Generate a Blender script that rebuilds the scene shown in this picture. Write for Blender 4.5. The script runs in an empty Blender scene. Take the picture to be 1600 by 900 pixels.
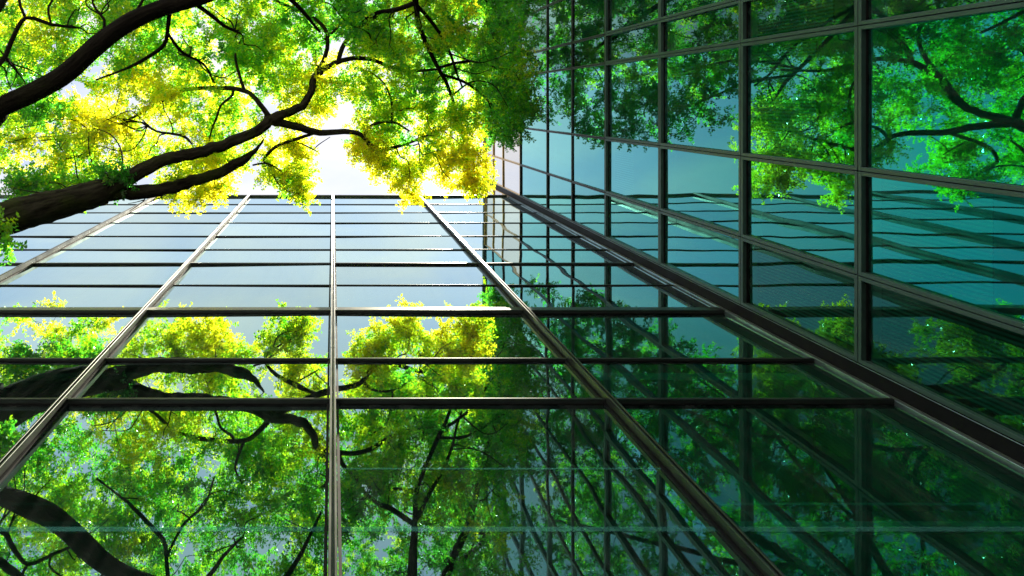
import bpy, bmesh, math, random
import numpy as np
from mathutils import Vector, Matrix

random.seed(7)
rng = np.random.default_rng(11)
S = bpy.context.scene
COL = S.collection
R = math.radians

# ------------------------------------------------------------------ layout
EYE = 1.6                       # eye height above the paving
F, VX, VY = 1000.0, 520.0, 162.0  # lens in photo pixels, zenith point in the photo
WALL_Y = 4.3                    # long glass front (south)
WALL_X = 8.1                    # taller glass front (east)

def at(px, py, Z):
    """point seen at photo pixel (px,py), Z metres above the eye"""
    return Vector(((px - VX) / F * Z, (py - VY) / F * Z, Z + EYE))

# ------------------------------------------------------------------ helpers
def link(name, me, mat=None, parent=None):
    o = bpy.data.objects.new(name, me)
    COL.objects.link(o)
    if mat is not None:
        me.materials.append(mat)
    if parent is not None:
        o.parent = parent
    return o

def empty(name, loc, label, cat, group=None):
    o = bpy.data.objects.new(name, None)
    COL.objects.link(o)
    o.location = loc
    o.empty_display_size = .5
    o['label'] = label
    o['category'] = cat
    if group:
        o['group'] = group
    return o

def box_bm(bm, x0, x1, y0, y1, z0, z1, bevel=0.0):
    m = Matrix.Translation(((x0+x1)/2, (y0+y1)/2, (z0+z1)/2)) @ Matrix.Diagonal((x1-x0, y1-y0, z1-z0, 1))
    r = bmesh.ops.create_cube(bm, size=1.0, matrix=m)
    if bevel:
        es = list({e for v in r['verts'] for e in v.link_edges})
        bmesh.ops.bevel(bm, geom=es, offset=bevel, segments=1, affect='EDGES')

def part(name, boxes, mat, parent, bevel=0.0):
    """one mesh of several boxes, in world coordinates, under parent"""
    bm = bmesh.new()
    for b in boxes:
        box_bm(bm, *b, bevel=bevel)
    me = bpy.data.meshes.new(name)
    bm.to_mesh(me); bm.free()
    o = link(name, me, mat, parent)
    p, off = parent, Vector()
    while p is not None:
        off += p.location
        p = p.parent
    o.location = -off
    return o

def new_mat(name):
    m = bpy.data.materials.new(name)
    m.use_nodes = True
    nt = m.node_tree
    nt.nodes.clear()
    return m, nt, nt.nodes, nt.links

def principled(name, col, rough=.5, metal=0.0, var=.15, scale=3.0, bump=0.0, bscale=20.0, spec=.5):
    m, nt, N, L = new_mat(name)
    out = N.new('ShaderNodeOutputMaterial')
    p = N.new('ShaderNodeBsdfPrincipled')
    tc = N.new('ShaderNodeTexCoord')
    n = N.new('ShaderNodeTexNoise'); n.inputs['Scale'].default_value = scale; n.inputs['Detail'].default_value = 6
    L.new(tc.outputs['Object'], n.inputs['Vector'])
    r = N.new('ShaderNodeValToRGB')
    r.color_ramp.elements[0].position = .3; r.color_ramp.elements[1].position = .7
    r.color_ramp.elements[0].color = (*[c*(1-var) for c in col], 1)
    r.color_ramp.elements[1].color = (*[min(1, c*(1+var)) for c in col], 1)
    L.new(n.outputs['Fac'], r.inputs['Fac'])
    L.new(r.outputs['Color'], p.inputs['Base Color'])
    mr = N.new('ShaderNodeMapRange')
    mr.inputs['To Min'].default_value = max(.05, rough-.1); mr.inputs['To Max'].default_value = min(1, rough+.12)
    L.new(n.outputs['Fac'], mr.inputs['Value']); L.new(mr.outputs['Result'], p.inputs['Roughness'])
    p.inputs['Metallic'].default_value = metal
    p.inputs['Specular IOR Level'].default_value = spec
    if bump:
        b = N.new('ShaderNodeBump'); b.inputs['Strength'].default_value = bump; b.inputs['Distance'].default_value = .03
        n2 = N.new('ShaderNodeTexNoise'); n2.inputs['Scale'].default_value = bscale; n2.inputs['Detail'].default_value = 8
        L.new(tc.outputs['Object'], n2.inputs['Vector']); L.new(n2.outputs['Fac'], b.inputs['Height'])
        L.new(b.outputs['Normal'], p.inputs['Normal'])
    L.new(p.outputs['BSDF'], out.inputs['Surface'])
    return m

def glass(name, tint, graze, trans, stops, tpos=(.35, .90), wave=.35):
    """coated curtain-wall glass: mirror coat whose strength and tint follow the angle, over a tinted see-through body"""
    m, nt, N, L = new_mat(name)
    out = N.new('ShaderNodeOutputMaterial')
    lw = N.new('ShaderNodeLayerWeight'); lw.inputs['Blend'].default_value = .5
    fac = N.new('ShaderNodeValToRGB')
    cr = fac.color_ramp
    cr.elements[0].position = stops[0][0]; cr.elements[0].color = (stops[0][1],)*3 + (1,)
    cr.elements[1].position = stops[-1][0]; cr.elements[1].color = (stops[-1][1],)*3 + (1,)
    for p, v in stops[1:-1]:
        e = cr.elements.new(p); e.color = (v, v, v, 1)
    L.new(lw.outputs['Facing'], fac.inputs['Fac'])
    tr = N.new('ShaderNodeValToRGB')
    tr.color_ramp.elements[0].position = tpos[0]; tr.color_ramp.elements[0].color = (*tint, 1)
    tr.color_ramp.elements[1].position = tpos[1]; tr.color_ramp.elements[1].color = (*graze, 1)
    L.new(lw.outputs['Facing'], tr.inputs['Fac'])
    gl = N.new('ShaderNodeBsdfGlossy'); gl.inputs['Roughness'].default_value = .012
    oi = N.new('ShaderNodeObjectInfo')
    hv = N.new('ShaderNodeHueSaturation')
    vr = N.new('ShaderNodeMapRange'); vr.inputs['To Min'].default_value = .84; vr.inputs['To Max'].default_value = 1.06
    L.new(oi.outputs['Random'], vr.inputs['Value']); L.new(vr.outputs['Result'], hv.inputs['Value'])
    L.new(tr.outputs['Color'], hv.inputs['Color'])
    L.new(hv.outputs['Color'], gl.inputs['Color'])
    tb = N.new('ShaderNodeBsdfTransparent'); tb.inputs['Color'].default_value = (*trans, 1)
    # roller-wave of heat-strengthened glass
    tc = N.new('ShaderNodeTexCoord')
    geo = N.new('ShaderNodeObjectInfo')
    add = N.new('ShaderNodeVectorMath'); add.operation = 'MULTIPLY_ADD'
    add.inputs[1].default_value = (1, 1, 1)
    sc = N.new('ShaderNodeVectorMath'); sc.operation = 'SCALE'; sc.inputs['Scale'].default_value = 37.0
    cx = N.new('ShaderNodeCombineXYZ')
    L.new(geo.outputs['Random'], cx.inputs[0]); L.new(geo.outputs['Random'], cx.inputs[2])
    L.new(cx.outputs[0], sc.inputs[0])
    L.new(tc.outputs['Object'], add.inputs[0]); L.new(sc.outputs[0], add.inputs[2])
    n = N.new('ShaderNodeTexNoise'); n.inputs['Scale'].default_value = .55; n.inputs['Detail'].default_value = 1.2
    n.inputs['Roughness'].default_value = .4
    L.new(add.outputs[0], n.inputs['Vector'])
    b = N.new('ShaderNodeBump'); b.inputs['Strength'].default_value = wave; b.inputs['Distance'].default_value = .03
    L.new(n.outputs['Fac'], b.inputs['Height'])
    L.new(b.outputs['Normal'], gl.inputs['Normal'])
    # faint grime: a thin dusty film, more of it in streaks
    n2 = N.new('ShaderNodeTexNoise'); n2.inputs['Scale'].default_value = 1.0; n2.inputs['Detail'].default_value = 7
    mp = N.new('ShaderNodeMapping'); mp.inputs['Scale'].default_value = (6, 6, .6)
    L.new(tc.outputs['Object'], mp.inputs[0]); L.new(mp.outputs[0], n2.inputs['Vector'])
    dr = N.new('ShaderNodeMapRange'); dr.inputs['From Min'].default_value = .45; dr.inputs['From Max'].default_value = .8
    dr.inputs['To Min'].default_value = .006; dr.inputs['To Max'].default_value = .05
    L.new(n2.outputs['Fac'], dr.inputs['Value'])
    df = N.new('ShaderNodeBsdfDiffuse'); df.inputs['Color'].default_value = (.35, .38, .36, 1)
    mx = N.new('ShaderNodeMixShader')
    L.new(fac.outputs['Color'], mx.inputs[0]); L.new(tb.outputs[0], mx.inputs[1]); L.new(gl.outputs[0], mx.inputs[2])
    m2 = N.new('ShaderNodeMixShader')
    L.new(dr.outputs['Result'], m2.inputs[0]); L.new(mx.outputs[0], m2.inputs[1]); L.new(df.outputs[0], m2.inputs[2])
    L.new(m2.outputs[0], out.inputs['Surface'])
    return m

# ------------------------------------------------------------------ materials
M_FRAME_A = principled('bronze_aluminium', (.054, .066, .057), .36, .75, .2, 2.0)
M_TRANSOM = principled('dark_bronze_aluminium', (.034, .042, .040), .4, .5, .2, 2.0)
M_TRIM_A = principled('brushed_aluminium', (.30, .39, .42), .3, .85, .15, 3.0)
M_FRAME_B = principled('grey_green_aluminium', (.045, .088, .078), .42, .35, .12, 1.5)
M_BLACK = principled('black_gasket', (.004, .004, .0045), .6, 0, .3, 4, spec=.15)
M_CONC = principled('concrete', (.36, .36, .34), .8, 0, .15, 1.2, .2, 12)
M_CEIL = principled('ceiling_tile', (.50, .55, .52), .8, 0, .08, .8)
M_INWALL = principled('interior_wall', (.30, .34, .31), .8, 0, .2, .5)
M_BLIND = None
GLASS_A = glass('sky_glass', (.41, .79, .80), (.80, .97, .96), (.06, .27, .19),
                [(.30, .36), (.50, .52), (.72, .80), (.88, .96)])
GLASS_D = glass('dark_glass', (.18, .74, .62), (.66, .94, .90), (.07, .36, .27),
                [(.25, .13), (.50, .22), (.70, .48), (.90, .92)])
GLASS_B = glass('teal_glass', (.030, .70, .63), (.55, .94, .93), (.12, .58, .42),
                [(.20, .30), (.45, .47), (.68, .72), (.90, .96)], tpos=(.32, .84))

def blind_mat():
    m, nt, N, L = new_mat('slatted_blind')
    out = N.new('ShaderNodeOutputMaterial'); d = N.new('ShaderNodeBsdfDiffuse')
    tc = N.new('ShaderNodeTexCoord'); w = N.new('ShaderNodeTexWave')
    w.wave_type = 'BANDS'; w.bands_direction = 'Y'; w.inputs['Scale'].default_value = 5.0
    w.inputs['Distortion'].default_value = .3
    L.new(tc.outputs['Object'], w.inputs['Vector'])
    r = N.new('ShaderNodeValToRGB')
    r.color_ramp.elements[0].color = (.12, .14, .13, 1); r.color_ramp.elements[1].color = (.42, .46, .43, 1)
    L.new(w.outputs['Fac'], r.inputs['Fac']); L.new(r.outputs['Color'], d.inputs['Color'])
    L.new(d.outputs[0], out.inputs['Surface'])
    return m
M_BLIND = blind_mat()

def bark_mat(name, dark, light, moss):
    m, nt, N, L = new_mat(name)
    out = N.new('ShaderNodeOutputMaterial'); p = N.new('ShaderNodeBsdfPrincipled')
    tc = N.new('ShaderNodeTexCoord')
    n = N.new('ShaderNodeTexNoise'); n.inputs['Scale'].default_value = 9; n.inputs['Detail'].default_value = 9
    n.inputs['Roughness'].default_value = .62
    ab = N.new('ShaderNodeAttribute'); ab.attribute_name = 'bark'
    L.new(ab.outputs['Vector'], n.inputs['Vector'])
    r = N.new('ShaderNodeValToRGB'); r.color_ramp.elements[0].position = .35; r.color_ramp.elements[1].position = .68
    r.color_ramp.elements[0].color = (*dark, 1); r.color_ramp.elements[1].color = (*light, 1)
    L.new(n.outputs['Fac'], r.inputs['Fac'])
    n2 = N.new('ShaderNodeTexNoise'); n2.inputs['Scale'].default_value = 1.3; n2.inputs['Detail'].default_value = 6
    L.new(tc.outputs['Object'], n2.inputs['Vector'])
    r2 = N.new('ShaderNodeValToRGB'); r2.color_ramp.elements[0].position = .5; r2.color_ramp.elements[1].position = .66
    L.new(n2.outputs['Fac'], r2.inputs['Fac'])
    mm = N.new('ShaderNodeMath'); mm.operation = 'MULTIPLY'; mm.inputs[1].default_value = moss
    L.new(r2.outputs['Color'], mm.inputs[0])
    mix = N.new('ShaderNodeMix'); mix.data_type = 'RGBA'
    L.new(mm.outputs[0], mix.inputs['Factor']); L.new(r.outputs['Color'], mix.inputs['A'])
    mix.inputs['B'].default_value = (.035, .05, .010, 1)
    L.new(mix.outputs['Result'], p.inputs['Base Color'])
    p.inputs['Roughness'].default_value = .95; p.inputs['Specular IOR Level'].default_value = .08
    b = N.new('ShaderNodeBump'); b.inputs['Strength'].default_value = 1.0; b.inputs['Distance'].default_value = .12
    L.new(n.outputs['Fac'], b.inputs['Height']); L.new(b.outputs['Normal'], p.inputs['Normal'])
    L.new(p.outputs[0], out.inputs['Surface'])
    return m
M_BARK = bark_mat('mossy_bark', (.006, .005, .004), (.052, .050, .036), .75)
M_BARK2 = bark_mat('dark_bark', (.003, .0026, .002), (.014, .012, .010), .1)

def leaf_mat():
    m, nt, N, L = new_mat('leaf')
    out = N.new('ShaderNodeOutputMaterial')
    at_ = N.new('ShaderNodeAttribute'); at_.attribute_name = 'leaf_tint'
    def ramp(stops):
        r = N.new('ShaderNodeValToRGB'); e = r.color_ramp.elements
        e[0].position, e[0].color = stops[0][0], (*stops[0][1], 1)
        e[1].position, e[1].color = stops[-1][0], (*stops[-1][1], 1)
        for p, c in stops[1:-1]:
            k = e.new(p); k.color = (*c, 1)
        L.new(at_.outputs['Fac'], r.inputs['Fac'])
        return r
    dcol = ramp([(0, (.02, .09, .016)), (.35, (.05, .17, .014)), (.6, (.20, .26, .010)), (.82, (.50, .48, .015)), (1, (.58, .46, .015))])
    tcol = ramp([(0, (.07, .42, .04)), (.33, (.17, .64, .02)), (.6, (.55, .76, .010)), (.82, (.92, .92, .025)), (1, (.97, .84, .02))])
    d = N.new('ShaderNodeBsdfDiffuse'); t = N.new('ShaderNodeBsdfTranslucent')
    L.new(dcol.outputs[0], d.inputs[0]); L.new(tcol.outputs[0], t.inputs[0])
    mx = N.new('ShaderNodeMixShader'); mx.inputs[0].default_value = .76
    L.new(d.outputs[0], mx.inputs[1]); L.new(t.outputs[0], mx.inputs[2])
    g = N.new('ShaderNodeBsdfGlossy'); g.inputs['Roughness'].default_value = .35
    fr = N.new('ShaderNodeFresnel'); fr.inputs['IOR'].default_value = 1.3
    m2 = N.new('ShaderNodeMixShader')
    L.new(fr.outputs[0], m2.inputs[0]); L.new(mx.outputs[0], m2.inputs[1]); L.new(g.outputs[0], m2.inputs[2])
    L.new(m2.outputs[0], out.inputs['Surface'])
    return m
M_LEAF = leaf_mat()

# ------------------------------------------------------------------ ground
def paving_mat():
    m, nt, N, L = new_mat('stone_paving')
    out = N.new('ShaderNodeOutputMaterial'); p = N.new('ShaderNodeBsdfPrincipled')
    tc = N.new('ShaderNodeTexCoord'); b = N.new('ShaderNodeTexBrick')
    b.inputs['Scale'].default_value = 1.0; b.inputs['Brick Width'].default_value = .9; b.inputs['Row Height'].default_value = .6
    b.inputs['Mortar Size'].default_value = .008
    b.inputs['Color1'].default_value = (.26, .25, .24, 1); b.inputs['Color2'].default_value = (.31, .30, .28, 1)
    b.inputs['Mortar'].default_value = (.08, .08, .08, 1)
    L.new(tc.outputs['Object'], b.inputs['Vector'])
    n = N.new('ShaderNodeTexNoise'); n.inputs['Scale'].default_value = 3; n.inputs['Detail'].default_value = 8
    L.new(tc.outputs['Object'], n.inputs['Vector'])
    mix = N.new('ShaderNodeMix'); mix.data_type = 'RGBA'; mix.blend_type = 'MULTIPLY'; mix.inputs['Factor'].default_value = .35
    L.new(b.outputs['Color'], mix.inputs['A']); L.new(n.outputs['Color'], mix.inputs['B'])
    L.new(mix.outputs['Result'], p.inputs['Base Color']); p.inputs['Roughness'].default_value = .75
    L.new(p.outputs[0], out.inputs['Surface'])
    return m
bm = bmesh.new()
bmesh.ops.create_grid(bm, x_segments=2, y_segments=2, size=1500)
me = bpy.data.meshes.new('ground'); bm.to_mesh(me); bm.free()
g = link('ground', me, paving_mat()); g['kind'] = 'structure'

# ------------------------------------------------------------------ pane
def pane(name, parent, plane, u0, u1, z0, z1, pos, mat, tilt):
    """one glass sheet; its origin at its centre, with the small tilt each sheet is set with"""
    hu, hz = (u1-u0)/2, (z1-z0)/2
    me = bpy.data.meshes.new(name)
    if plane == 'A':    # faces -Y
        vs = [(-hu, 0, -hz), (hu, 0, -hz), (hu, 0, hz), (-hu, 0, hz)]
    else:               # faces -X
        vs = [(0, hu, -hz), (0, -hu, -hz), (0, -hu, hz), (0, hu, hz)]
    me.from_pydata(vs, [], [(0, 1, 2, 3)])
    o = link(name, me, mat, parent)
    p, off = parent, Vector()
    while p is not None:
        off += p.location; p = p.parent
    c = Vector(((u0+u1)/2, pos, (z0+z1)/2)) if plane == 'A' else Vector((pos, (u0+u1)/2, (z0+z1)/2))
    o.location = c - off
    t1, t2 = random.gauss(0, tilt), random.gauss(0, tilt)
    o.rotation_euler = (t1, 0, t2) if plane == 'A' else (0, t1, t2)
    return o

# ------------------------------------------------------------------ building A: long pale glass front
bA = empty('office_building', (-4, WALL_Y, 0),
           'lower glass office building with long pale sky-reflecting panes in bronze bars', 'building')
HA = [5.0-EYE] + [WALL_Y*F/(y-VY) for y in (632, 565, 490, 447, 414, 391, 370, 349, 333, 320, 308)]
ZA = [z + EYE for z in HA]
ROOF_A = ZA[-1]
XA = [-16.1, -12.0, -8.05, -3.85, 0.0, 3.95, 7.98]
GY = WALL_Y
# panes
rows = list(zip([0.15] + ZA[:-1], ZA))
for i, (z0, z1) in enumerate(rows):
    for x0, x1 in zip(XA[:-1], XA[1:]):
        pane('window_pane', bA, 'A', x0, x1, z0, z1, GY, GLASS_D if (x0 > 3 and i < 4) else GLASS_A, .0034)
# transoms: (proud, face height)
spec = {0: (.10, .08), 1: (.078, .07), 2: (.05, .06), 3: (.072, .24), 4: (.03, .05), 5: (.05, .11)}
for i, z in enumerate(ZA[:-1]):
    p, t = spec.get(i, (.03, .055))
    part('transom', [(XA[0], 8.028, GY-p, GY+.06, z+.018, z+t*.62), (XA[0], 8.028, GY-p+.014, GY+.06, z+t*.66, z+t)], M_FRAME_A, bA, .004)
    part('shaded_underside', [(XA[0], 8.028, GY-p+.003, GY+.06, z, z+.0165)], M_TRANSOM, bA)  # shade on the transom's underside, painted as a darker metal strip
    part('gasket', [(XA[0], 8.0, GY-.012, GY+.02, z-.02, z-.002)], M_BLACK, bA)
# pale see-through strips added over the bottom glass, standing for interior rails behind it
mfr, ntf, Nf, Lf = new_mat('pale_rail_overlay')
of = Nf.new('ShaderNodeOutputMaterial'); df_ = Nf.new('ShaderNodeBsdfDiffuse'); tf = Nf.new('ShaderNodeBsdfTransparent')
df_.inputs['Color'].default_value = (.10, .42, .36, 1); mf = Nf.new('ShaderNodeMixShader'); mf.inputs[0].default_value = .12
Lf.new(tf.outputs[0], mf.inputs[1]); Lf.new(df_.outputs[0], mf.inputs[2]); Lf.new(mf.outputs[0], of.inputs['Surface'])
for x0, x1 in zip(XA[:-1], XA[1:]):
    for h, t in ((6.46, .07), (7.53, .03)):
        if h > 7 and not -.1 < x0 < 1: continue
        part('rail_overlay', [(x0+.09, x1-.09, GY-.008, GY-.004, h+EYE-t/2, h+EYE+t/2)], mfr, bA)
# mullion fins with a stepped profile
for x in XA[:-1]:
    part('mullion', [(x+a, x+a+.028, GY-.14, GY+.08, z0+.004, z1-.004) for a in (-.043, .015)
                     for z0, z1 in zip((.02, ZA[2]+.25, ZA[5]+.2, ZA[8]+.2), (ZA[2]+.25, ZA[5]+.2, ZA[8]+.2, ROOF_A-.02))], M_FRAME_A, bA, .005)
    part('mullion_channel', [(x-.0145, x+.0145, GY-.105, GY+.08, 0.02, ROOF_A-.02)], M_TRANSOM, bA)
    for sx in (-.0685, .0685):
        part('gasket', [(x+sx-.0165, x+sx+.0165, GY-.03, GY+.02, 0.03, ROOF_A-.03)], M_BLACK, bA)
# corner trim next to building B
part('corner_trim', [(8.03, 8.055, GY-.06, GY+.08, .02, ROOF_A)], M_TRIM_A, bA, .004)
part('gasket', [(8.062, 8.09, GY-.02, GY+.08, .02, ROOF_A)], M_BLACK, bA)
part('coping', [(XA[0]-.1, 8.02, GY-.09, GY+.6, ROOF_A+.002, ROOF_A+.14)], M_FRAME_A, bA, .01)
# inside: floors, ceilings, columns, back wall
BACK_A = 11.0
for z in (ZA[0]-.6, ZA[2]+.1, ZA[4]+.1, ZA[6]+.1, ZA[8]+.1):
    part('floor_slab', [(XA[0]+.05, 8.085, GY+.35, BACK_A-.1, z, z+.28)], M_CEIL, bA)
for h, yy, t in ((6.98, GY+.32, .10), (7.65, GY+.5, .05)):
    part('interior_rail', [(XA[0]+.05, 7.85, yy, yy+.07, h+EYE, h+EYE+t)], M_CEIL, bA)
for x in (-10, -2, 6):
    part('interior_column', [(x-.25, x+.25, GY+1.4, GY+1.9, .05, ROOF_A-.3)], M_CONC, bA)
part('wall', [(XA[0]-.1, 8.0, BACK_A, BACK_A+.25, 0, ROOF_A), (XA[0]-.3, XA[0]-.06, GY+.08, BACK_A, 0, ROOF_A)], M_INWALL, bA)
part('party_wall', [(8.092, 8.30, GY+.16, BACK_A-.02, 0.02, ROOF_A+.0)], M_INWALL, bA)
part('roof', [(XA[0]-.1, 8.02, GY+.62, BACK_A+.25, ROOF_A+.005, ROOF_A+.2)], M_CONC, bA)

# ------------------------------------------------------------------ building B: taller teal glass front
bB = empty('office_building', (WALL_X, -1.5, 0),
           'taller dark teal glass office building with grey green window frames at right', 'building')
N_WIN = 7
HB = [WALL_X*F/(x-VX) for x in (1340, 1157, 1030, 945, 893, 854, 812, 785, 770, 757)]
ZB = [.12, 4.9, 8.2] + [h + EYE for h in HB]
ROOF_B = ZB[-1]
YB = [4.0, 2.65, 1.04, -1.2, -2.07, -3.7, -5.3, -6.9]
GX = WALL_X
M_SUNGLOW = glass('sunglow_glass', (.98, .92, .80), (1, .96, .88), (.2, .3, .25), [(.20, .78), (.50, .85), (.70, .93), (.90, .97)])  # warm sun glow put into the tint and the raised mirror strength
M_SUNGLOW_FRAME = principled('sunglow_frame', (.62, .42, .17), .3, .7, .12, 2.0)  # gold colour paints sunlight onto the frames around that glass
def window(y0, y1, z0, z1, fw, deep, mat=None):
    """unit frame (y0<y1) with its own glass sheet set back by `deep`"""
    g = .007
    y0 += g; y1 -= g; z0 += g; z1 -= g
    f = part('window', [(GX, GX+deep+.05, y0, y1, z0, z0+fw), (GX, GX+deep+.05, y0, y1, z1-fw, z1),
                        (GX, GX+deep+.05, y0, y0+fw, z0+fw, z1-fw), (GX, GX+deep+.05, y1-fw, y1, z0+fw, z1-fw)],
             M_SUNGLOW_FRAME if mat is M_SUNGLOW else (M_FRAME_B if fw > .05 else M_TRANSOM), bB, .004)
    part('gasket', [(GX+deep-.012, GX+deep+.01, y0+fw, y1-fw, z1-fw-.025, z1-fw-.001)], M_BLACK, f)
    pane('pane', f, 'B', y0+fw*.6, y1-fw*.6, z0+fw*.6, z1-fw*.6, GX+deep, mat or GLASS_B, .0034)
    return f
nrow = len(ZB)-1
for r in range(nrow):
    for y1, y0 in zip(YB[:-1], YB[1:]):
        fw = .06 if r < 5 else (.055 if r < 6 else .032)
        window(y0, y1, ZB[r], ZB[r+1], fw, .085 if r < 6 else .05, M_SUNGLOW if r >= 9 and y1 > 1.1 else (GLASS_D if (r <= 3 and y1 > 3) or (r == 2 and y1 < -1) or y1 < -1.1 else None))
# the bays further along, only met in the other building's glass
bm = bmesh.new(); gv, gf = [], []
YB2 = [-6.9, -8.9, -10.9, -12.9, -14.9]
for r in range(4, nrow):
    for y1, y0 in zip(YB2[:-1], YB2[1:]):
        a0, a1, z0, z1, w = y0+.007, y1-.007, ZB[r]+.007, ZB[r+1]-.007, .07
        for bx in ((a0, a1, z0, z0+w), (a0, a1, z1-w, z1), (a0, a0+w, z0+w, z1-w), (a1-w, a1, z0+w, z1-w)):
            box_bm(bm, GX, GX+.13, *bx)
        n0 = len(gv)
        gv += [(GX+.08, a1-.05, z0+.05), (GX+.08, a0+.05, z0+.05), (GX+.08, a0+.05, z1-.05), (GX+.08, a1-.05, z1-.05)]
        gf.append((n0, n0+1, n0+2, n0+3))
me = bpy.data.meshes.new('window'); bm.to_mesh(me); bm.free()
fo = link('window', me, M_FRAME_B, bB); fo.location = -bB.location; fo['kind'] = 'stuff'
me = bpy.data.meshes.new('pane'); me.from_pydata(gv, [], gf)
link('pane', me, GLASS_D, fo)['kind'] = 'stuff'
part('wall', [(GX+.14, GX+.30, -14.9, YB[-1]-.26, 0, ZB[4]-.02)], M_CONC, bB)
# the strip that carries on above the lower roof
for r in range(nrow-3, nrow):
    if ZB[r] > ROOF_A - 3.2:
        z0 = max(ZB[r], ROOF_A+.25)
        window(4.27, 6.6, z0, ZB[r+1], .04, .06, M_SUNGLOW)
# black sub-frame behind the joints, then the corner recess
strips = [(GX+.075, GX+.16, y-.05, y+.05, .1, ROOF_B-.05) for y in YB[1:-1]]
part('joint_backing', strips, M_BLACK, bB)
part('joint_backing', [(GX+.078, GX+.163, YB[-1]+.02, YB[0]-.02, z-.05, z+.05) for z in ZB[1:-1]], M_BLACK, bB)
part('corner_post', [(GX+.005, GX+.30, 4.015, 4.235, .02, ROOF_B)], M_BLACK, bB)
part('corner_trim', [(GX-.010, GX+.003, 4.008, 4.016, .02, ROOF_B)], M_TRIM_A, bB, .003)
part('coping', [(GX-.06, GX+.8, YB2[-1], 6.6, ROOF_B+.002, ROOF_B+.16)], M_FRAME_B, bB, .01)
BACK_B = 15.0
for z in ZB[1:-1]:
    part('floor_slab', [(GX+.35, BACK_B-.1, YB2[-1]+.25, 4.2, z-.12, z+.16)], M_CEIL, bB)
for y in (1.04, -3.7):
    part('interior_column', [(GX+1.2, GX+1.65, y-.22, y+.22, .05, ROOF_B-.3)], M_CONC, bB)
part('wall', [(BACK_B, BACK_B+.25, YB2[-1], 6.6, 0, ROOF_B), (GX+.31, BACK_B, YB2[-1], YB2[-1]+.2, 0, ROOF_B),
              (GX+.31, BACK_B, 4.25, 4.45, 0, ROOF_A), (GX+.2, BACK_B, 6.61, 6.8, ROOF_A, ROOF_B)], M_INWALL, bB)
part('roof', [(GX+.81, BACK_B+.25, YB2[-1], 6.6, ROOF_B+.003, ROOF_B+.2)], M_CONC, bB)
# blinds half drawn behind some windows
for (k, r, drop) in ((0, 2, .9), (1, 2, .55), (0, 3, 1.0), (2, 4, .35), (2, 3, .6), (3, 5, .8), (4, 4, .9), (1, 5, .4), (3, 3, .75), (4, 6, .6)):
    y1, y0 = YB[k]-.1, YB[k+1]+.1
    z1 = ZB[r+1]-.15; z0 = z1 - (ZB[r+1]-ZB[r]-.3)*drop
    part('blind', [(GX+.24, GX+.26, y0, y1, z0, z1)], M_BLIND, bB)

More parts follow.
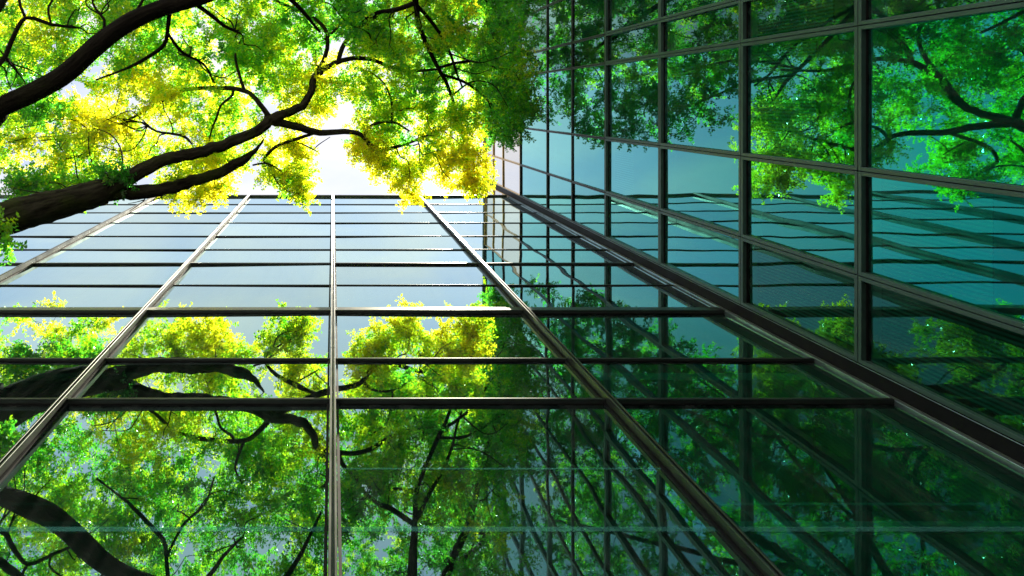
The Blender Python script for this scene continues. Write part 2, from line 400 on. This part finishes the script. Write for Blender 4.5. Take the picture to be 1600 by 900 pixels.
# ------------------------------------------------------------------ trees
class Tree:
    def __init__(self, name, base, label, bark):
        self.root = empty(name, base, label, 'tree', 'courtyard trees with small yellow and green leaves')
        self.base = Vector(base)
        self.bark = bark
        self.V, self.Fc, self.BC = [], [], []
        self.nodes, self.nrad = [], []
        self.leafV, self.leafT = [], []
    def tube(self, pts, rad, sides=8, rough=0.0, cap=True):
        pts = [Vector(p) for p in pts]
        n = len(pts)
        start = len(self.V)
        t = (pts[1]-pts[0]).normalized()
        up = Vector((0, 0, 1)) if abs(t.z) < .9 else Vector((1, 0, 0))
        u = t.cross(up).normalized()
        run = random.uniform(0, 50)
        for i in range(n):
            if i: run += (pts[i]-pts[i-1]).length
            tt = (pts[min(i+1, n-1)] - pts[max(i-1, 0)])
            if tt.length < 1e-6: tt = t
            tt.normalize()
            u = (u - tt*u.dot(tt)).normalized()
            v = tt.cross(u)
            for k in range(sides):
                a = 2*math.pi*k/sides
                rr = rad[i]*(1 + (random.uniform(-rough, rough) if rough else 0))
                self.BC.append((math.cos(a)*rad[i], math.sin(a)*rad[i], run*.16))
                self.V.append(pts[i] + u*(math.cos(a)*rr) + v*(math.sin(a)*rr))
        for i in range(n-1):
            for k in range(sides):
                a = start+i*sides+k; b = start+i*sides+(k+1) % sides
                self.Fc.append((a, b, b+sides, a+sides))
        if cap:
            self.Fc.append(tuple(start+(n-1)*sides+k for k in range(sides)))
            self.Fc.append(tuple(start+k for k in reversed(range(sides))))
    def limb(self, ctrl, sides=10, rough=.05, wob=.0):
        """ctrl: (point, radius); smooth Catmull-Rom through them"""
        P = [Vector(c[0]) for c in ctrl]; W = [c[1] for c in ctrl]
        pts, rad = [], []
        for i in range(len(P)-1):
            p0 = P[i-1] if i else P[i]*2-P[i+1]
            p3 = P[i+2] if i+2 < len(P) else P[i+1]*2-P[i]
            m = max(3, int((P[i+1]-P[i]).length/.16))
            for j in range(m):
                s = j/m
                q = .5*((2*P[i]) + (P[i+1]-p0)*s + (2*p0-5*P[i]+4*P[i+1]-p3)*s*s + (3*P[i]-p0-3*P[i+1]+p3)*s**3)
                r = W[i]+(W[i+1]-W[i])*s
                if wob: q = q + Vector((random.gauss(0, wob), random.gauss(0, wob), random.gauss(0, wob)))*min(1, r*6)
                pts.append(q); rad.append(r)
        pts.append(P[-1]); rad.append(W[-1])
        self.tube(pts, rad, sides, rough)
        self.nodes += pts; self.nrad += rad
    def limbpx(self, lst, **k):
        """lst: (px, py, Z, width in photo pixels)"""
        self.limb([(at(x, y, Z), .5*w*.92/F*Z) for x, y, Z, w in lst], **k)
    def clump(self, c, r, tint, leaf=.069, dens=1.0):
        k = int(rng.integers(9, 14)*dens)
        for s in range(k):
            th = rng.uniform(0, 2*math.pi); el = rng.normal(-.1, .45)
            d = np.array((math.cos(th)*math.cos(el), math.sin(th)*math.cos(el), math.sin(el)*.8))
            ln = r*rng.uniform(.55, 1.25)
            m = int(max(6, ln/.037*2))
            t = np.repeat(np.linspace(.12, 1, m//2), 2)
            side = np.tile((1, -1), m//2)[:len(t)]
            perp = np.cross(d, (0, 0, 1.0)); perp /= np.linalg.norm(perp)+1e-9
            pos = c + d*(t*ln)[:, None]
            pos[:, 2] -= .18*ln*t**2
            nrm = np.array((0, 0, 1.0)) + rng.normal(0, .45, (len(t), 3))
            ax = perp*side[:, None] + d*.55 + rng.normal(0, .35, (len(t), 3))
            ax -= nrm*((ax*nrm).sum(1)/(nrm*nrm).sum(1))[:, None]
            ax /= np.linalg.norm(ax, axis=1)[:, None]+1e-9
            sd = np.cross(nrm, ax); sd /= np.linalg.norm(sd, axis=1)[:, None]+1e-9
            L = leaf*rng.uniform(.5, 1.45, len(t))[:, None]
            fold = nrm/np.linalg.norm(nrm, axis=1)[:, None]
            a = pos + rng.normal(0, .012, pos.shape)
            q = np.stack((a, a+ax*L*.45+sd*L*.30+fold*L*.06, a+ax*L-fold*L*.08, a+ax*L*.45-sd*L*.30+fold*L*.06), 1)
            self.leafV.append(q.reshape(-1, 3))
            self.leafT.append(np.clip(tint + rng.normal(0, .09) + rng.normal(0, .10, len(t)), 0, 1))
    def crown(self, blobs, gaps):
        # secondary limbs: long wandering shoots below the leaf mass
        base = [(n, r) for n, r in zip(self.nodes, self.nrad) if .03 < r < .26]
        w = np.array([b[6] for b in blobs], float); w /= w.sum()
        for _ in range(self.sec):
            b = blobs[int(rng.choice(len(blobs), p=w))]
            a = rng.uniform(0, 2*math.pi); rr = math.sqrt(rng.uniform(0, 1))*.95
            q = at(b[0]+b[2]*rr*math.cos(a), b[1]+b[3]*rr*math.sin(a), b[4]-.2+rng.uniform(-.3, .5))
            if q.x > 7.4 or q.y > 3.6: continue
            n, r = min(base, key=lambda t: (t[0]-q).length)
            v = q-n; ln = v.length
            if ln < .7 or ln > 6: continue
            side = v.cross(Vector((0, 0, 1))).normalized()*rng.normal(0, .16)*ln
            r0 = min(r*.6, .014+.008*ln)
            k = max(4, int(ln/.5))
            c = [(n+v*(i/k)+side*math.sin(i/k*math.pi)+Vector(rng.normal(0, .05, 3))*(1 if 0 < i < k else 0), r0+(.010-r0)*i/k) for i in range(k+1)]
            self.limb(c, sides=6, rough=.05)
        cl = []
        for (cx, cy, rx, ry, Z0, Z1, n, yb) in blobs:
            made = 0; tries = 0
            while made < n and tries < n*6:
                tries += 1
                a = rng.uniform(0, 2*math.pi); rr = math.sqrt(rng.uniform(0, 1))
                px, py = cx+rx*rr*math.cos(a), cy+ry*rr*math.sin(a)
                if any(((px-gx)/ga)**2+((py-gy)/gb)**2 < 1 for gx, gy, ga, gb in gaps): continue
                Z = rng.uniform(Z0, Z1)
                p = at(px, py, Z)
                if p.x > 7.6 or p.y > 3.75: continue
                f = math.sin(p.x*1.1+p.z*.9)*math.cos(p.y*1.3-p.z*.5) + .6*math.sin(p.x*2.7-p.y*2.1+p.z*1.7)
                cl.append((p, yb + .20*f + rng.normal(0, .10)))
                made += 1
        N = np.array([tuple(v) for v in self.nodes]); NR = np.array(self.nrad)
        C = np.array([tuple(c[0]) for c in cl])
        # nearest clumps first, so that twigs grow out of twigs
        d0 = np.array([np.min(((N-c)**2).sum(1)) for c in C])
        for i in np.argsort(d0):
            c = C[i]
            dd = np.sqrt(((N-c)**2).sum(1)) + NR*1.5
            j = int(np.argmin(dd))
            s = N[j]; v = c-s; ln = float(np.linalg.norm(v))
            r0 = min(NR[j]*.7, .010+.015*ln)
            m = max(3, int(ln/.35)+2)
            tt = np.linspace(0, 1, m)
            bow = rng.normal(0, .13, 3)*ln
            pts = s + v*tt[:, None] + bow*np.sin(tt*math.pi)[:, None] + rng.normal(0, .03, (m, 3))*np.sin(tt*math.pi)[:, None]
            rad = r0 + (.006-r0)*tt
            self.tube([Vector(p) for p in pts], list(rad), 5)
            N = np.vstack((N, pts[1:])); NR = np.concatenate((NR, rad[1:]))
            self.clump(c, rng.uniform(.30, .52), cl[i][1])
    def build(self):
        off = -self.base
        me = bpy.data.meshes.new('trunk')
        me.from_pydata([v for v in self.V], [], self.Fc)
        for p in me.polygons: p.use_smooth = True
        ba = me.attributes.new('bark', 'FLOAT_VECTOR', 'POINT'); ba.data.foreach_set('vector', np.array(self.BC, np.float32).ravel())
        o = link('trunk', me, self.bark, self.root); o.location = off
        V = np.concatenate(self.leafV).astype(np.float32); T = np.concatenate(self.leafT).astype(np.float32)
        nf = len(V)//4
        me = bpy.data.meshes.new('crown')
        me.vertices.add(len(V)); me.vertices.foreach_set('co', V.ravel())
        me.loops.add(nf*4); me.loops.foreach_set('vertex_index', np.arange(nf*4, dtype=np.int32))
        me.polygons.add(nf)
        me.polygons.foreach_set('loop_start', np.arange(0, nf*4, 4, dtype=np.int32))
        me.polygons.foreach_set('loop_total', np.full(nf, 4, dtype=np.int32))
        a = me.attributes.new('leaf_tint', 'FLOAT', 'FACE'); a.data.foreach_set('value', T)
        me.update()
        o = link('crown', me, M_LEAF, self.root); o.location = off
        print('tree leaves', nf)

GAPS = [(524, 205, 15, 75), (172, 226, 15, 16), (198, 66, 24, 17), (500, 92, 20, 14), (270, 60, 14, 14), (212, 165, 10, 18),
        (355, 120, 10, 22), (520, 240, 28, 40), (615, 40, 12, 18), (735, 35, 26, 10), (385, 205, 12, 8), (445, 165, 10, 10),
        (30, 60, 8, 12), (330, 35, 14, 9), (400, 35, 8, 16), (455, 50, 14, 8), (790, 75, 14, 10), (395, 300, 18, 30)]

# --- tree 1: thick mossy limb from the left edge
t1 = Tree('tree', (-10.6, 1.9, 0), 'leafy tree with a thick mossy limb forking in front of the pale glass wall', M_BARK)
t1.limb([((-10.6, 1.9, -.1), .75), ((-10.5, 1.95, 1.2), .56), ((-10.3, 2.0, 5), .48), ((-9.4, 2.2, 9.5), .43), (at(-60, 362, 12.6), .385),
         (at(0, 343, 13.1), .36), (at(80, 322, 14.2), .345), (at(160, 300, 15.2), .315)], sides=18, rough=.06)
t1.limbpx([(135, 305, 14.9, 34), (165, 298, 15.2, 36), (215, 270, 15.5, 26), (265, 248, 15.8, 21), (310, 238, 16.1, 20), (360, 222, 16.4, 19), (400, 204, 16.7, 18), (420, 187, 16.9, 18)], sides=14, rough=.08, wob=.02)
t1.limbpx([(120, 312, 14.7, 26), (165, 302, 15.2, 30), (240, 298, 15.8, 23), (300, 284, 16.2, 20), (345, 268, 16.6, 18), (375, 253, 16.85, 17), (392, 241, 17, 10), (404, 229, 17.1, 5), (412, 218, 17.2, 3)], sides=14, rough=.07, wob=.02)
t1.limbpx([(416, 190, 16.9, 20), (445, 178, 17.1, 15), (472, 165, 17.3, 14), (486, 145, 17.5, 13), (490, 122, 17.7, 12), (515, 104, 17.9, 10), (545, 92, 18.1, 8), (580, 93, 18.3, 7), (630, 110, 18.6, 6), (685, 108, 19, 4)], wob=.015)
t1.limbpx([(488, 128, 17.7, 9), (505, 95, 17.9, 8), (512, 68, 18.1, 7), (508, 45, 18.2, 7), (480, 22, 18.3, 6), (440, 5, 18.4, 5), (400, -20, 18.6, 4)], wob=.015)
t1.limbpx([(528, 98, 18, 8), (535, 75, 18.1, 8), (552, 50, 18.3, 7), (590, 24, 18.5, 6), (640, 12, 18.8, 5), (680, -10, 19, 4)], wob=.015)
t1.limbpx([(508, 62, 18.1, 5), (530, 40, 18.2, 4), (560, 12, 18.4, 4), (580, -15, 18.6, 3)], wob=.015)
t1.limbpx([(416, 186, 16.9, 18), (440, 192, 17.1, 14), (470, 200, 17.3, 13), (500, 207, 17.5, 11), (545, 206, 17.8, 9), (566, 212, 17.9, 8), (580, 228, 18, 8), (595, 234, 18.1, 7), (630, 226, 18.3, 6), (690, 203, 18.6, 4)], wob=.01)
t1.limbpx([(495, 207, 17.5, 5), (470, 215, 17.5, 6), (430, 230, 17.5, 6), (413, 248, 17.6, 5), (418, 256, 17.7, 5), (445, 275, 17.8, 3)], wob=.01)
t1.limbpx([(568, 212, 17.9, 6), (582, 195, 18, 5), (612, 190, 18.1, 5), (640, 205, 18.2, 3)], wob=.01)
t1.limbpx([(612, 192, 18.1, 4), (612, 160, 18.2, 4), (600, 130, 18.3, 3), (575, 110, 18.4, 3)], wob=.01)
t1.limbpx([(420, 182, 16.9, 10), (400, 155, 17.1, 8), (385, 143, 17.2, 8), (360, 138, 17.3, 8), (310, 138, 17.5, 7), (280, 143, 17.7, 6), (250, 160, 17.9, 5), (205, 185, 18.1, 4), (150, 215, 18.3, 3), (90, 245, 18.5, 3)], wob=.01)
t1.limbpx([(382, 142, 17.2, 6), (372, 110, 17.4, 5), (368, 85, 17.6, 4), (378, 60, 17.8, 3)], wob=.01)
t1.limbpx([(365, 139, 17.3, 5), (362, 150, 17.2, 5), (345, 165, 17.1, 4), (338, 185, 17.1, 4), (330, 205, 17.1, 3), (325, 232, 17.1, 3)], wob=.01)
t1.limbpx([(300, 225, 16.6, 3), (285, 212, 17, 5), (245, 205, 17.4, 4), (215, 190, 17.8, 4), (170, 200, 18, 4), (100, 250, 18.3, 3)], wob=.01)
t1.limbpx([(395, 258, 17, 3), (420, 256, 17.4, 3), (455, 278, 17.8, 2)], wob=.01)
# dead twigs against the open sky
t1.limbpx([(465, 222, 17.5, 2.5), (482, 230, 17.5, 2.5), (498, 238, 17.5, 1.6)], sides=5)
t1.limbpx([(490, 234, 17.5, 2), (498, 226, 17.5, 1.8), (516, 214, 17.5, 1.2)], sides=5)
t1.limbpx([(470, 245, 17.6, 2), (490, 249, 17.6, 1.4)], sides=5)
t1.limbpx([(228, 298, 15.8, 3), (226, 312, 15.6, 2), (214, 322, 15.5, 1.4), (202, 330, 15.4, 1)], sides=5)
t1.limbpx([(226, 312, 15.6, 2), (212, 316, 15.5, 1.4), (200, 318, 15.5, 1)], sides=5)
t1.limbpx([(-20, 352, 12.9, 6), (0, 372, 12, 3), (15, 385, 11.8, 2)], sides=6)
t1.sec = 64
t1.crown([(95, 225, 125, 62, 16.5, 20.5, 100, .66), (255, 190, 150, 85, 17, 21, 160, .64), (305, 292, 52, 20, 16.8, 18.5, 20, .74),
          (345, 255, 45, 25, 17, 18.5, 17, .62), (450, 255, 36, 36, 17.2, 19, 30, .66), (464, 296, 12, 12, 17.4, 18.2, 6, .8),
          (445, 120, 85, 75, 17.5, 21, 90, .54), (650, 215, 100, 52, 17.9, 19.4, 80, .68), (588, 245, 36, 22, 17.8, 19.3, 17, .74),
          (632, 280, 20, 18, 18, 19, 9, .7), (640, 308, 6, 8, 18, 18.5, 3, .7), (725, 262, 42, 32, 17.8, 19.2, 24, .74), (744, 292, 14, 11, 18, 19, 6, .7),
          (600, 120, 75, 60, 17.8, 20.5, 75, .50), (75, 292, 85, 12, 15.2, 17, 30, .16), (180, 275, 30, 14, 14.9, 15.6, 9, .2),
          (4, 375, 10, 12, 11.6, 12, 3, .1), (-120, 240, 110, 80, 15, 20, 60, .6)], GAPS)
t1.build()

# --- tree 2: dark smooth limb across the upper left corner
t2 = Tree('tree', (-11.4, -1.4, 0), 'tree with a smooth near-black limb sweeping across the upper left corner', M_BARK2)
t2.limb([((-11.4, -1.4, -.1), 0.504), ((-11.35, -1.35, 1.0), 0.403), ((-11.1, -1.1, 6), 0.353), ((-9.9, -.5, 11.5), 0.302), (at(-45, 190, 13.8), 0.252),
         (at(0, 168, 14.1), 0.231), (at(60, 140, 14.2), 0.223), (at(105, 113, 14.2), 0.218), (at(150, 72, 14.2), 0.214), (at(200, 36, 14.2), 0.202), (at(255, 12, 14.3), 0.189),
         (at(320, -6, 14.4), 0.168), (at(400, -40, 14.6), 0.143), (at(480, -110, 15), 0.101), (at(540, -200, 15.5), 0.059)], sides=16, rough=.03)
t2.limbpx([(266, 8, 14.3, 9), (262, 45, 14.6, 7), (255, 72, 14.8, 7), (218, 97, 15, 6), (190, 110, 15.3, 4), (150, 125, 15.8, 3)], wob=.01)
t2.limbpx([(300, 2, 14.4, 8), (330, 24, 14.6, 7), (350, 40, 14.8, 6), (375, 52, 15.2, 4)], wob=.01)
t2.limbpx([(262, 52, 14.6, 5), (285, 82, 15, 5), (318, 100, 15.4, 4), (335, 130, 15.8, 3)], wob=.01)
t2.limbpx([(158, 62, 14.2, 6), (163, 32, 14.4, 5), (145, 5, 14.6, 4), (150, -30, 15, 4)], wob=.01)
t2.limbpx([(205, 30, 14.2, 6), (222, 2, 14.5, 5), (235, -30, 14.9, 4)], wob=.01)
t2.limbpx([(-120, 175, 12.8, 20), (-60, 140, 13.6, 14), (0, 100, 14.4, 9), (18, 65, 14.6, 8), (40, 28, 14.8, 7), (80, 38, 15, 6), (118, 43, 15.3, 4)], wob=.01)
t2.limbpx([(40, 28, 14.8, 5), (30, 0, 15, 5), (35, -40, 15.4, 4)], wob=.01)
t2.limbpx([(80, 38, 15, 4), (76, 10, 15.2, 4), (100, -20, 15.5, 3)], wob=.01)
t2.limbpx([(-60, 175, 13.6, 22), (-20, 40, 15, 16), (60, -80, 16.5, 12), (130, -180, 18, 8)], wob=.02)
t2.limbpx([(380, -32, 14.6, 10), (430, -20, 15.2, 10), (470, 15, 15.8, 7), (500, 50, 16.4, 4)], wob=.01)
t2.sec = 48
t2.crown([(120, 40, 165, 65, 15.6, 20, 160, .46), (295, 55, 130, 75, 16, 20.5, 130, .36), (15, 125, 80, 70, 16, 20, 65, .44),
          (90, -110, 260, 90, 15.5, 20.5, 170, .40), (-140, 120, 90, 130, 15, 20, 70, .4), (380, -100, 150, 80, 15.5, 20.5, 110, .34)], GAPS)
t2.build()

# --- tree 3: taller green tree close to the teal building
t3 = Tree('tree', (2.6, -8.6, 0), 'tall mostly green tree whose crown leans against the teal glass building', M_BARK2)
t3.limb([((2.6, -8.6, -.1), .52), ((2.6, -8.55, 1), .42), ((2.55, -8.0, 6), .36), ((2.4, -6.4, 11), .30), (at(650, -190, 14), .22), (at(645, -60, 16.2), .13),
         (at(650, 6, 17.2), .075), (at(655, 45, 17.8), .06)], sides=14, rough=.04)
t3.limbpx([(652, 30, 17.6, 8), (662, 60, 17.9, 7), (684, 105, 18.3, 7), (700, 135, 18.6, 6), (715, 180, 19, 4), (722, 210, 19.3, 3)], wob=.01)
t3.limbpx([(650, 4, 17.2, 9), (615, 16, 17.5, 8), (590, 20, 17.7, 7), (560, 42, 18, 6), (552, 70, 18.3, 4)], wob=.01)
t3.limbpx([(651, 8, 17.3, 7), (675, 35, 17.8, 6), (700, 75, 18.3, 5), (712, 110, 18.7, 4), (722, 135, 19, 3)], wob=.01)
t3.limbpx([(684, 106, 18.3, 5), (720, 97, 18.8, 5), (750, 98, 19.3, 4), (792, 112, 20, 3)], wob=.01)
t3.limbpx([(690, 116, 18.4, 5), (725, 128, 19, 5), (750, 145, 19.5, 4), (770, 165, 20, 3)], wob=.01)
t3.limbpx([(640, -140, 14.9, 22), (700, -90, 18, 14), (745, -30, 20.5, 10), (770, 40, 23, 7), (790, 110, 25.5, 4)], wob=.02)
t3.limbpx([(640, -150, 14.8, 20), (560, -140, 17, 14), (480, -90, 18.5, 8), (450, -20, 19.5, 4)], wob=.02)
t3.limbpx([(700, -90, 18, 9), (745, -130, 21.5, 8), (755, -160, 25, 6), (740, -190, 29, 3)], wob=.02)
t3.sec = 46
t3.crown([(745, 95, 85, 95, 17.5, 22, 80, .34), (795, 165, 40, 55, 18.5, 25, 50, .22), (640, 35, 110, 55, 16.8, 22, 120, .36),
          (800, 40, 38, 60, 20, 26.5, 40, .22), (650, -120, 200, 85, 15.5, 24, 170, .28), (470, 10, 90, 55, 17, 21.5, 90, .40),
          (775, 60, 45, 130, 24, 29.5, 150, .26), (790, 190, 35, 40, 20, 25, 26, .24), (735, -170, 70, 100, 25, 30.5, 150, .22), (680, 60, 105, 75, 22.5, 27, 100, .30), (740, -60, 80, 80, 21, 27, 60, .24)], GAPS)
t3.build()

# ------------------------------------------------------------------ sky and sun
SUN = Vector((.19, -.05, 1.0)).normalized()     # towards the sun: high, just behind the taller roof
el = math.asin(SUN.z); az = math.atan2(SUN.x, SUN.y)
W = bpy.data.worlds.new('World'); S.world = W; W.use_nodes = True
nt = W.node_tree; N, L = nt.nodes, nt.links
N.clear()
out = N.new('ShaderNodeOutputWorld'); bg = N.new('ShaderNodeBackground'); sky = N.new('ShaderNodeTexSky')
sky.sky_type = 'NISHITA'; sky.sun_disc = False
sky.sun_elevation = el; sky.sun_rotation = az
sky.altitude = 50; sky.air_density = 1.0; sky.dust_density = .15; sky.ozone_density = 1.0
bg.inputs['Strength'].default_value = .085
CLX, CLY = 4.1, 3.3
# thin high cloud drawn across the sky
tc = N.new('ShaderNodeTexCoord'); mp = N.new('ShaderNodeMapping'); mp.inputs['Scale'].default_value = (2.0, 3.6, 1.2)
mp.inputs['Rotation'].default_value = (0, 0, .5); mp.inputs['Location'].default_value = (CLX, CLY, 0)
cn = N.new('ShaderNodeTexNoise'); cn.inputs['Scale'].default_value = 1.7; cn.inputs['Detail'].default_value = 7; cn.inputs['Distortion'].default_value = .6
L.new(tc.outputs['Generated'], mp.inputs[0]); L.new(mp.outputs[0], cn.inputs['Vector'])
cm = N.new('ShaderNodeMapRange'); cm.inputs['From Min'].default_value = .35; cm.inputs['From Max'].default_value = .72
cm.inputs['To Min'].default_value = .36; cm.inputs['To Max'].default_value = .95
L.new(cn.outputs['Fac'], cm.inputs['Value'])
mixc = N.new('ShaderNodeMix'); mixc.data_type = 'RGBA'
L.new(cm.outputs['Result'], mixc.inputs['Factor']); L.new(sky.outputs[0], mixc.inputs['A'])
mixc.inputs['B'].default_value = (4.0, 3.75, 3.35, 1)
L.new(mixc.outputs['Result'], bg.inputs['Color']); L.new(bg.outputs[0], out.inputs['Surface'])

sl = bpy.data.lights.new('sun', 'SUN'); sl.energy = 5.0; sl.angle = R(.53); sl.color = (1, .90, .72)
so = bpy.data.objects.new('sun', sl); COL.objects.link(so)
so.rotation_euler = SUN.to_track_quat('Z', 'Y').to_euler()
so.location = (20, 0, 60)

# ------------------------------------------------------------------ camera: straight up, shifted lens
cam = bpy.data.cameras.new('camera'); co = bpy.data.objects.new('camera', cam); COL.objects.link(co)
co.location = (0, 0, EYE); co.rotation_euler = (math.pi, 0, 0)
cam.sensor_width = 36.0; cam.lens = 36.0*F/1600
cam.shift_x = (800-VX)/1600; cam.shift_y = -(450-VY)/1600
cam.clip_start = .05; cam.clip_end = 4000
S.camera = co

S.view_settings.view_transform = 'Standard'; S.view_settings.look = 'None'
S.view_settings.gamma = 1.0; S.view_settings.use_curve_mapping = False
S.view_settings.exposure = 1.88
S.render.engine = 'CYCLES'
c = S.cycles
c.max_bounces = 14; c.diffuse_bounces = 8; c.glossy_bounces = 6; c.transmission_bounces = 6; c.transparent_max_bounces = 12
c.caustics_reflective = False; c.caustics_refractive = False
c.use_denoising = True; c.denoiser = 'OPENIMAGEDENOISE'; c.denoising_prefilter = 'FAST'; c.denoising_input_passes = 'RGB_ALBEDO_NORMAL'
c.sample_clamp_indirect = 6.0
